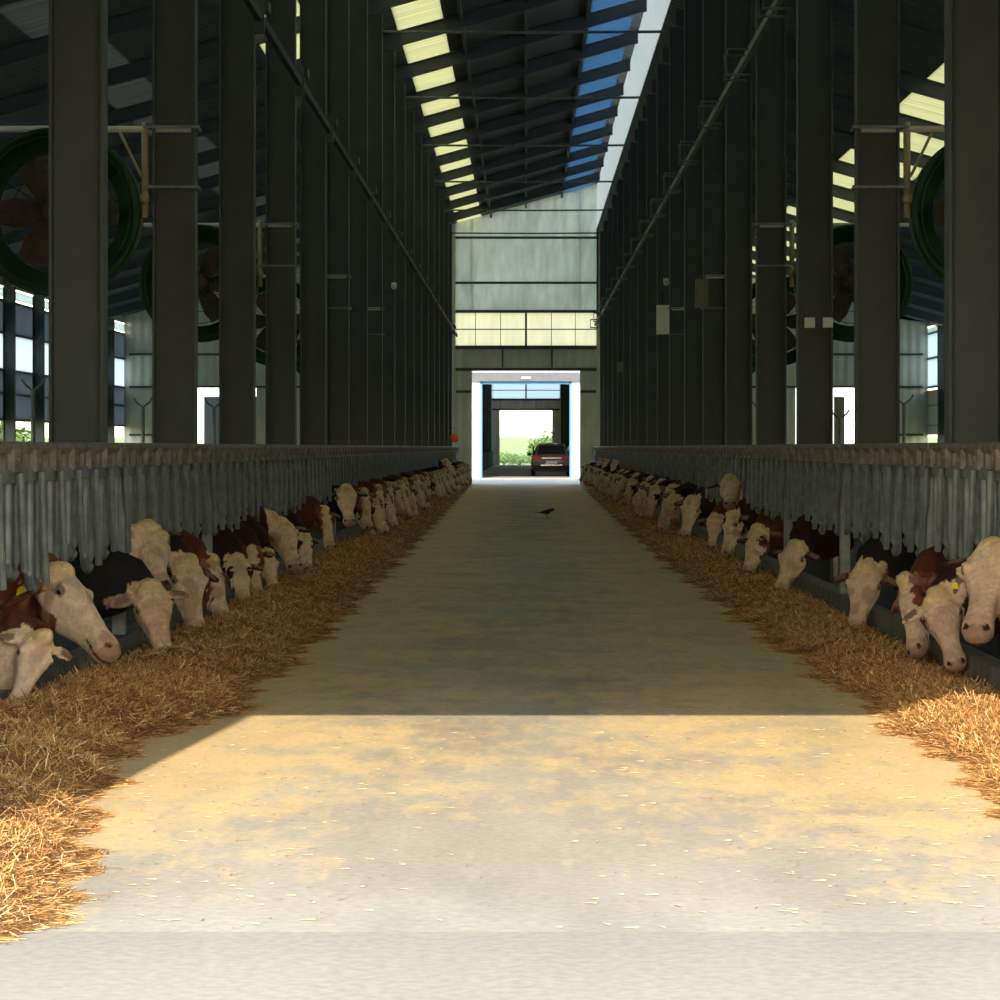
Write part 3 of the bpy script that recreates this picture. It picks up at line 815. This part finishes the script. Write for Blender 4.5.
near_cow(-1, (237, 563), 25.6, (246, 609), 25.3, (.35, -1, .2), 'dark red cow with brown eye patches and white nose in the straw', DARK, 'patch', None, seed=7)
near_cow(-1, (252, 553), 27.0, (257, 596), 26.8, (.1, -1, .2), 'small brown and white faced cow, dark nose, next to two cream feeding heads', DARK, 'blaze', None, seed=8)
near_cow(-1, (267, 556), 28.3, (275, 592), 28.1, (.6, -.7, .3), 'cow with rounded white face tucked under the raised cream head', DARK, 'plain', None, seed=9)
near_cow(-1, (281, 527), 29.3, (294, 565), 28.95, (.2, -1, .5), 'dark cow with large cream head held level above feeding cows', DARK, 'plain', 1.12, seed=10)
near_cow(-1, (303, 536), 32.2, (309, 574), 32, (.5, -.8, .2), 'brown cow with spotted white face just beyond the large cream head', DARK, 'patch', None, seed=11)
near_cow(-1, (323, 512), 35.2, (331, 549), 35, (.5, -.9, .3), 'red cow with reddish brow and white nose, before the pale raised head', RED, 'blaze', None, seed=12)
near_cow(-1, (346, 491), 39.6, (349, 520), 39.25, (.15, -1, .4), 'black cow with tall pale raised face standing out along the row', BLACK, 'plain', 1.1, seed=13)
# control-box side (+x)
near_cow(1, (994, 556), 16.6, (976, 636), 16.15, (-.35, -1, .35), 'dark brown cow with big cream face and pink nose raised at the frame edge', DARK, 'plain', None, seed=21, ear=DARK)
near_cow(1, (938, 600), 17.7, (957, 668), 17.4, (-.1, -1, .2), 'dark cow with tan face down, small yellow tag above its forehead', DARK, 'pinkish', None, seed=22, tagged=True, ear=CREAM, eardir=(-.35, -.3, .8))
near_cow(1, (912, 584), 18.7, (917, 654), 18.4, (-.8, -.55, .3), 'brown-cheeked cow with narrow white blaze, head down beside the tan face', RED, 'blaze', None, seed=23)
near_cow(1, (866, 572), 22.3, (855, 634), 22.0, (-.3, -1, .2), 'black cow with broad cream face down, alone past the gap in the row', BLACK, 'plain', None, seed=24, ear=RED)
near_cow(1, (796, 549), 28.2, (779, 594), 27.9, (-.5, -.9, .2), 'dark brown cow with white face, first head beyond the row gap', DARK, 'plain', None, seed=25)
near_cow(1, (759, 532), 32.0, (747, 577), 31.7, (-.5, -.8, .2), 'brown cow with long cream face and dark eye, head down', (.07, .022, .012), 'patch', None, seed=26)
near_cow(1, (734, 517), 35.2, (725, 556), 35.0, (-.8, -.5, .2), 'narrow white-faced cow eating directly under the raised square head', DARK, 'plain', None, seed=27)
near_cow(1, (730, 482), 35.9, (730, 505), 35.45, (-.1, -1, .7), 'dark cow whose square cream head is raised high above the row', DARK, 'plain', 1.05, seed=28)
near_cow(1, (715, 518), 38.2, (711, 549), 38.0, (-.2, -1, .2), 'tan-faced cow with head straight down beside the narrow white face', RED, 'pinkish', None, seed=29)
near_cow(1, (692, 501), 43.2, (684, 538), 43.0, (-.4, -1, .2), 'cow with wide cream face down, ears spread, beyond the tan-faced one', DARK, 'plain', None, seed=30)
# the rest of both rows: a few shared bodies
VAR = {}
for s in (-1, 1):
    lst = []
    for i in range(7):
        rr = random.Random(100+i+(50 if s > 0 else 0))
        up = (i == 3)
        pz = rr.uniform(.48, .80) if not up else 1.02
        yoff = rr.uniform(-.2, .1)
        px_ = rr.uniform(.14, .42)
        a = Vector((rr.uniform(.1, .5), rr.uniform(-.35, .1), -1 if not up else -.75)).normalized()
        po = Vector((px_, yoff, pz)); mu = po + a*.53
        n = (rr.uniform(.1, .9), -rr.uniform(.5, 1), .3)
        body = [RED, DARK, BLACK, DARK, RED, BLACK, DARK][i]; face = ['plain', 'patch', 'plain', 'plain', 'blaze', 'pinkish', 'patch'][i]
        txt = ['red-brown cow with cream face', 'dark brown cow with patched face', 'black cow with cream face', 'dark cow with raised cream head', 'red cow with white blaze', 'black cow with tan face', 'dark brown cow with spotted cheeks'][i]
        lst.append((cow_mesh('cow', po, mu, n, body, face, 1.0, mirror=(s > 0), seed=60+i, vox=.017), txt, [1, -1][0]))
    VAR[s] = lst
cnt = {}
for s, ystart in ((-1, 42.0), (1, 45.3)):
    rr = random.Random(5+s); k = 0; y = ystart; prev = -1
    while y < YE-2.2:
        sl = min(range(len(slots)), key=lambda q: abs(slots[q]-y))
        if sl not in used[s]:
            used[s].add(sl); i = rr.choice([j for j in (0, 1, 2, 4, 5, 6, 0, 2, 1, 5, 3) if j != prev]); prev = i
            bayn = int((slots[sl]-Y0)//BAY)
            data, txt, _ = VAR[s][i]
            if slots[sl] < 78:
                key = (s, bayn, i); cnt[key] = cnt.get(key, 0)+1
                nth = '' if cnt[key] == 1 else ', second such'
                if cnt[key] == 3: nth = ', third such'
                lab = '%s between %s and %s columns, %s%s' % (txt, ORD[bayn+1], ORD[bayn+2], SIDE[s], nth)
                grp = None
            else:
                lab = '%s in the crowded far end, %s' % (txt, SIDE[s]); grp = txt + 's at the far end, ' + SIDE[s]
            o = cow_object(data, (s*FX, slots[sl], 0), lab, grp or 'cows feeding along the ' + SIDE[s], eyes=slots[sl] < 60)
            o.scale = (1, 1, 1)
        y += rr.choice((PIT, 2*PIT, 2*PIT)) if s < 0 else rr.choice((PIT, 2*PIT, 2*PIT, 3*PIT))

# ------------------------------------------------------------------ straw
def n1(x, y, f=1.0, ph=0.0):
    return (np.sin(x*3.1*f+ph)*np.cos(y*1.7*f+ph*1.3) + .5*np.sin(x*7.3*f+y*4.1*f+ph) + .25*np.sin(y*13.7*f-x*5*f+ph*2))/1.75
def edge(s, y):
    e = 1.6 if s < 0 else np.interp(y, [8, 12, 16, 23, 42, 80, 115], [1.97, 1.93, 1.9, 1.8, 1.75, 1.9, 2.15])
    if s < 0: e = np.interp(y, [8, 11.2, 12.2, 13.5, 15, 16, 22, 32, 60, 115], [1.45, 1.6, 1.78, 1.9, 1.78, 1.62, 1.56, 1.6, 1.75, 2.15])
    return e + .05*np.sin(y*1.9+s) + .04*np.sin(y*5.3)+.03*np.sin(y*11.7)
def heap_h(s, X, Y):
    e = edge(s, Y); t = (X-e)/(FX-e)
    t = np.clip(t, 0, 1)
    base = np.interp(Y, [8, 11, 13, 15, 18, 115], [.10, .13, .20, .2, .13, .12]) if s < 0 else np.interp(Y, [8, 14, 17, 21, 115], [.08, .09, .09, .1, .1])
    prof = np.sin(np.pi*np.clip(t, 0, 1)**.95*.80)**1.1
    return base*prof*(1+.38*n1(X*1.3, Y*.8, 1.4, s))*np.where(t > 0, 1, 0)
for s in (-1, 1):
    ys = np.concatenate([np.arange(YF-.05, 40, .08), np.arange(40, YE-.5, .3)]); us = np.linspace(0, 1, 18)
    vs = []; 
    V = np.empty((len(ys), len(us), 3))
    for j, u_ in enumerate(us):
        e = edge(s, ys)-.04; X = e+(FX-.065-e)*u_
        V[:, j, 0] = s*X; V[:, j, 1] = ys; V[:, j, 2] = heap_h(s, X, ys) + .002
    nu = len(us); fs = []
    for i in range(len(ys)-1):
        for j in range(nu-1):
            q = i*nu+j; fs.append((q, q+1, q+nu+1, q+nu) if s > 0 else (q, q+nu, q+nu+1, q+1))
    V = V.reshape(-1, 3); nb = len(V)
    # blades
    cnts = [(YF-.1, 13, 30000), (13, 18, 42000), (18, 26, 30000), (26, 42, 18000), (42, 75, 9000), (75, YE-1, 4000)]
    B = []; C = []
    for y0, y1, n in cnts:
        Y = RNG.uniform(y0, y1, n); e = edge(s, Y)
        t = RNG.beta(1.0, 1.0, n)*1.06-.06; X = e+(FX-.08-e)*t
        z = heap_h(s, X, Y)+.004
        L = RNG.uniform(.02, .08, n)*(1+(Y > 26)*.5)*(1+(RNG.random(n) < .16)*1.1); w = RNG.uniform(.0009, .0021, n)*(1+np.clip((Y-12)/25, 0, 3))
        az = RNG.uniform(0, 2*np.pi, n); tl = np.abs(RNG.normal(0, .42, n))*np.clip(t*6, .05, 1)
        tl = np.clip(tl, 0, 1.25)
        d = np.stack([np.cos(az)*np.cos(tl), np.sin(az)*np.cos(tl), np.sin(tl)], 1)
        c = np.stack([s*X, Y, z], 1)
        wv = np.cross(d, np.array([0, 0, 1.0])+RNG.normal(0, .35, (n, 3))); wv /= np.linalg.norm(wv, axis=1)[:, None]+1e-9
        p0 = c-d*L[:, None]*.35; p1 = c+d*L[:, None]*.65
        p0[:, 2] = np.maximum(p0[:, 2], .002); p1[:, 2] = np.maximum(p1[:, 2], .004)
        q = np.stack([p0-wv*w[:, None], p0+wv*w[:, None], p1+wv*w[:, None]*.8, p1-wv*w[:, None]*.8], 1)
        B.append(q.reshape(-1, 3))
        base = np.array([(.55, .30, .10), (.78, .54, .27), (.20, .09, .03), (.36, .18, .06)])[RNG.choice(4, n, p=[.4, .22, .16, .22])]
        base = base*RNG.uniform(.8, 1.15, n)[:, None]; C.append(np.repeat(base, 4, 0))
    B = np.concatenate(B); C = np.concatenate(C)
    nbq = len(B)//4
    me = bpy.data.meshes.new('straw_heap')
    fq = np.concatenate([np.array(fs), (np.arange(nbq*4)+nb).reshape(-1, 4)])
    allv = np.concatenate([V, B])
    me.vertices.add(len(allv)); me.vertices.foreach_set('co', allv.ravel())
    me.loops.add(fq.size); me.loops.foreach_set('vertex_index', fq.ravel())
    me.polygons.add(len(fq)); me.polygons.foreach_set('loop_start', np.arange(0, fq.size, 4)); 
    mi = np.zeros(len(fq), dtype=np.int32); mi[len(fs):] = 1
    me.materials.append(M['heap']); me.materials.append(M['straw'])
    me.update(calc_edges=True); me.polygons.foreach_set('material_index', mi)
    ca = me.color_attributes.new('Col', 'FLOAT_COLOR', 'POINT')
    cc = np.ones((len(allv), 4)); cc[:nb, :3] = (.3, .18, .08); cc[nb:, :3] = np.clip(C, 0, 1)
    ca.data.foreach_set('color', cc.ravel()); me.validate()
    o = link('straw_heap', me); tag(o, 'long heap of loose golden straw along the feed fence on the ' + SIDE[s], 'straw', None, 'stuff')
# loose straw blown over the floor
n = 2400
Y = YF+.2+RNG.beta(.8, 3.0, n)*55; X = RNG.uniform(-1, 1, n); X = np.sign(X)*np.abs(X)**.6*1.85
L = RNG.uniform(.006, .03, n); w = RNG.uniform(.001, .003, n); az = RNG.uniform(0, np.pi, n)
d = np.stack([np.cos(az), np.sin(az), np.zeros(n)], 1); wv = np.stack([-np.sin(az), np.cos(az), np.zeros(n)], 1)
c = np.stack([X, Y, np.full(n, .004)], 1)
q = np.stack([c-d*L[:, None]-wv*w[:, None], c+d*L[:, None]-wv*w[:, None], c+d*L[:, None]+wv*w[:, None], c-d*L[:, None]+wv*w[:, None]], 1).reshape(-1, 3)
q[0::4, 2] += .003
me = bpy.data.meshes.new('loose_straw'); me.from_pydata(q.tolist(), [], np.arange(n*4).reshape(-1, 4).tolist()); me.materials.append(M['straw'])
ca = me.color_attributes.new('Col', 'FLOAT_COLOR', 'POINT'); cc = np.ones((n*4, 4)); cc[:, :3] = np.repeat(np.array([.58, .43, .23])*RNG.uniform(.75, 1.2, n)[:, None], 4, 0)
ca.data.foreach_set('color', np.clip(cc, 0, 1).ravel())
tag(link('loose_straw', me), 'stray straw bits scattered over the concrete aisle', 'straw', None, 'stuff')

# ------------------------------------------------------------------ car in the second barn (rear view)
def make_car(x, y):
    root = empty('hatchback_car', (x, y, 0), 'dark reddish hatchback car parked with its rear to the camera beyond the doorway', 'car')
    W = .93
    def sec(yy, zt, zsh, zb, ws, wt):      # cross-section half outline mirrored
        h = [(0, zb), (W*ws*.9, zb), (W*ws, zb+.18), (W*ws, zsh-.12), (W*ws*.97, zsh), (W*wt, zt-.06), (W*wt*.85, zt), (0, zt+.015)]
        return [(a, yy, b_) for a, b_ in h] + [(-a, yy, b_) for a, b_ in h[-2:0:-1]]
    b = MB()
    b.loft([sec(0, .9, .86, .32, .93, .80), sec(.08, 1.0, .96, .24, .98, .82), sec(.22, 1.18, .98, .22, 1, .76), sec(.55, 1.5, 1.0, .22, 1, .68), sec(1.1, 1.57, 1.0, .22, 1, .68),
            sec(1.9, 1.56, .98, .22, 1, .67), sec(2.5, 1.45, .97, .22, 1, .66), sec(3.1, 1.08, .95, .22, 1, .75), sec(3.9, .92, .86, .24, .98, .8), sec(4.25, .72, .7, .3, .9, .8)])
    b.build('car_body', M['carpaint'], root, True)
    MB().add([(-.66, .10, 1.06), (.66, .10, 1.06), (.56, .40, 1.47), (-.56, .40, 1.47), (-.66, .3, 1.02), (.66, .3, 1.02), (.56, .6, 1.42), (-.56, .6, 1.42)],
             [(0, 1, 2, 3), (4, 7, 6, 5), (0, 4, 5, 1), (2, 6, 7, 3), (1, 5, 6, 2), (0, 3, 7, 4)]).build('rear_window', M['glass'], root)
    for s in (-1, 1):
        MB().prism([(s*(W*.995), 1.03) if False else (.6, 1.03), (2.9, 1.02), (2.45, 1.4), (.75, 1.44)], 'X', s*.80-.005, s*.885+.005).build('side_window', M['glass'], root)
        MB().box(*sorted((s*.56, s*.90)), -.03, .12, .80, .98).build('tail_lamp', M['lamp_red'], root)
        w = root
        for yy in (.75, 3.35):
            t = MB(); t.ring_y((0, 0, 0), [(.2, -.1), (.32, -.1), (.34, -.05), (.34, .05), (.32, .1), (.2, .1)], 24)
            t.xf(Matrix.Rotation(math.pi/2, 4, 'Z')); tt = t.build('wheel', M['black'], root, True, (s*.84, yy, .34))
            r_ = MB(); r_.tube([(-.06, 0, 0), (.06, 0, 0)], .2, 16); r_.build('rim', M['rim'], tt)
        m_ = MB().ball((s*1.03, 2.35, 1.05), (.11, .08, .08), 10, 6); m_.build('wing_mirror', M['carpaint'], root, True)
    MB().box(-.46, .46, -.035, .03, .84, .90).build('chrome_strip', M['chrome'], root)
    MB().box(-.26, .26, -.04, 0, .60, .72).build('number_plate', M['plate'], root)
    MB().box(-.86, .86, -.05, .12, .30, .52).build('rear_bumper', M['black'], root)
    MB().box(-.5, .5, -.07, -.05, .50, .56).build('bumper_strip', M['chrome'], root)
    MB().tube([(.12, .18, 1.14), (-.4, .22, 1.19)], .01, 5).build('wiper', M['black'], root)
make_car(1.25, 147.5); bpy.data.objects['hatchback_car'].scale = (1.06, 1, 1.02)
# gentle rise of the field behind the second barn
b = MB(); b.add([(-300, 290, -.21), (300, 290, -.21), (300, 520, 2.9), (-300, 520, 3.1), (-300, 900, 3.4), (300, 900, 3.4)], [(0, 1, 2, 3), (3, 2, 5, 4)])
struct(b.build('ground_rise', M['field']))

# ------------------------------------------------------------------ bird on the floor
bd = MB()
br = []
for yy, z, r1, r2 in ((-.10, .15, .008, .008), (-.075, .155, .025, .028), (-.045, .15, .03, .03), (0, .12, .05, .048), (.05, .11, .055, .05), (.1, .105, .035, .032), (.16, .1, .022, .01), (.25, .105, .02, .006), (.26, .105, .004, .004)):
    br.append([(r1*math.cos(q*math.pi/5), yy, z+r2*math.sin(q*math.pi/5)) for q in range(10)])
bd.loft(br)
for x in (-.02, .02): bd.tube([(x, .04, .09), (x, .045, .0), (x, .0, .003)], .005, 5)
bd.v = [(p[1]*-1.1, p[0]*1.1, p[2]*1.1) for p in bd.v]
bo = bd.build('bird', M['nose'], None, True, P(549, 518, 60.4)); bo.location.z = .001
tag(bo, 'small dark bird standing in the middle of the aisle floor', 'bird')
MB().tube([(.105, 0, .165), (.14, 0, .155)], [.008, .001], 6).build('beak', M['beak'], bo)

# ------------------------------------------------------------------ light, sky, camera
sun = bpy.data.lights.new('sun', 'SUN'); sun.energy = 8.0; sun.angle = R(.55); sun.color = (1.0, .86, .66)
so = bpy.data.objects.new('sun', sun); COL.objects.link(so)
d = Vector((.0856, 1, -.5965*1.0037)).normalized(); so.rotation_euler = d.to_track_quat('-Z', 'Y').to_euler()
w = bpy.data.worlds.new('sky'); SC.world = w; w.use_nodes = True; nt = w.node_tree
sk = nt.nodes.new('ShaderNodeTexSky'); sk.sky_type = 'NISHITA'; sk.sun_disc = False
sk.sun_elevation = R(30.8); sk.sun_rotation = R(185); sk.air_density = 1.3; sk.dust_density = 1.2; sk.ozone_density = 1.0
bg = nt.nodes['Background']; bg.inputs[1].default_value = .60
nt.links.new(sk.outputs[0], bg.inputs[0])
cam = bpy.data.cameras.new('camera'); co = bpy.data.objects.new('camera', cam); COL.objects.link(co); SC.camera = co
cam.sensor_width = 36; cam.lens = F/1000*36; cam.shift_x = -(VX-500)/1000; cam.shift_y = (VY-500)/1000
cam.clip_end = 3000; cam.clip_start = .1
co.location = (0, 0, EYE); co.rotation_euler = (math.pi/2, 0, 0)
vs_ = SC.view_settings; vs_.view_transform = 'Standard'; vs_.look = 'None'; vs_.gamma = 1; vs_.exposure = 0
SC.cycles.max_bounces = 10; SC.cycles.diffuse_bounces = 7; SC.cycles.use_denoising = True
SC.cycles.sample_clamp_indirect = 8
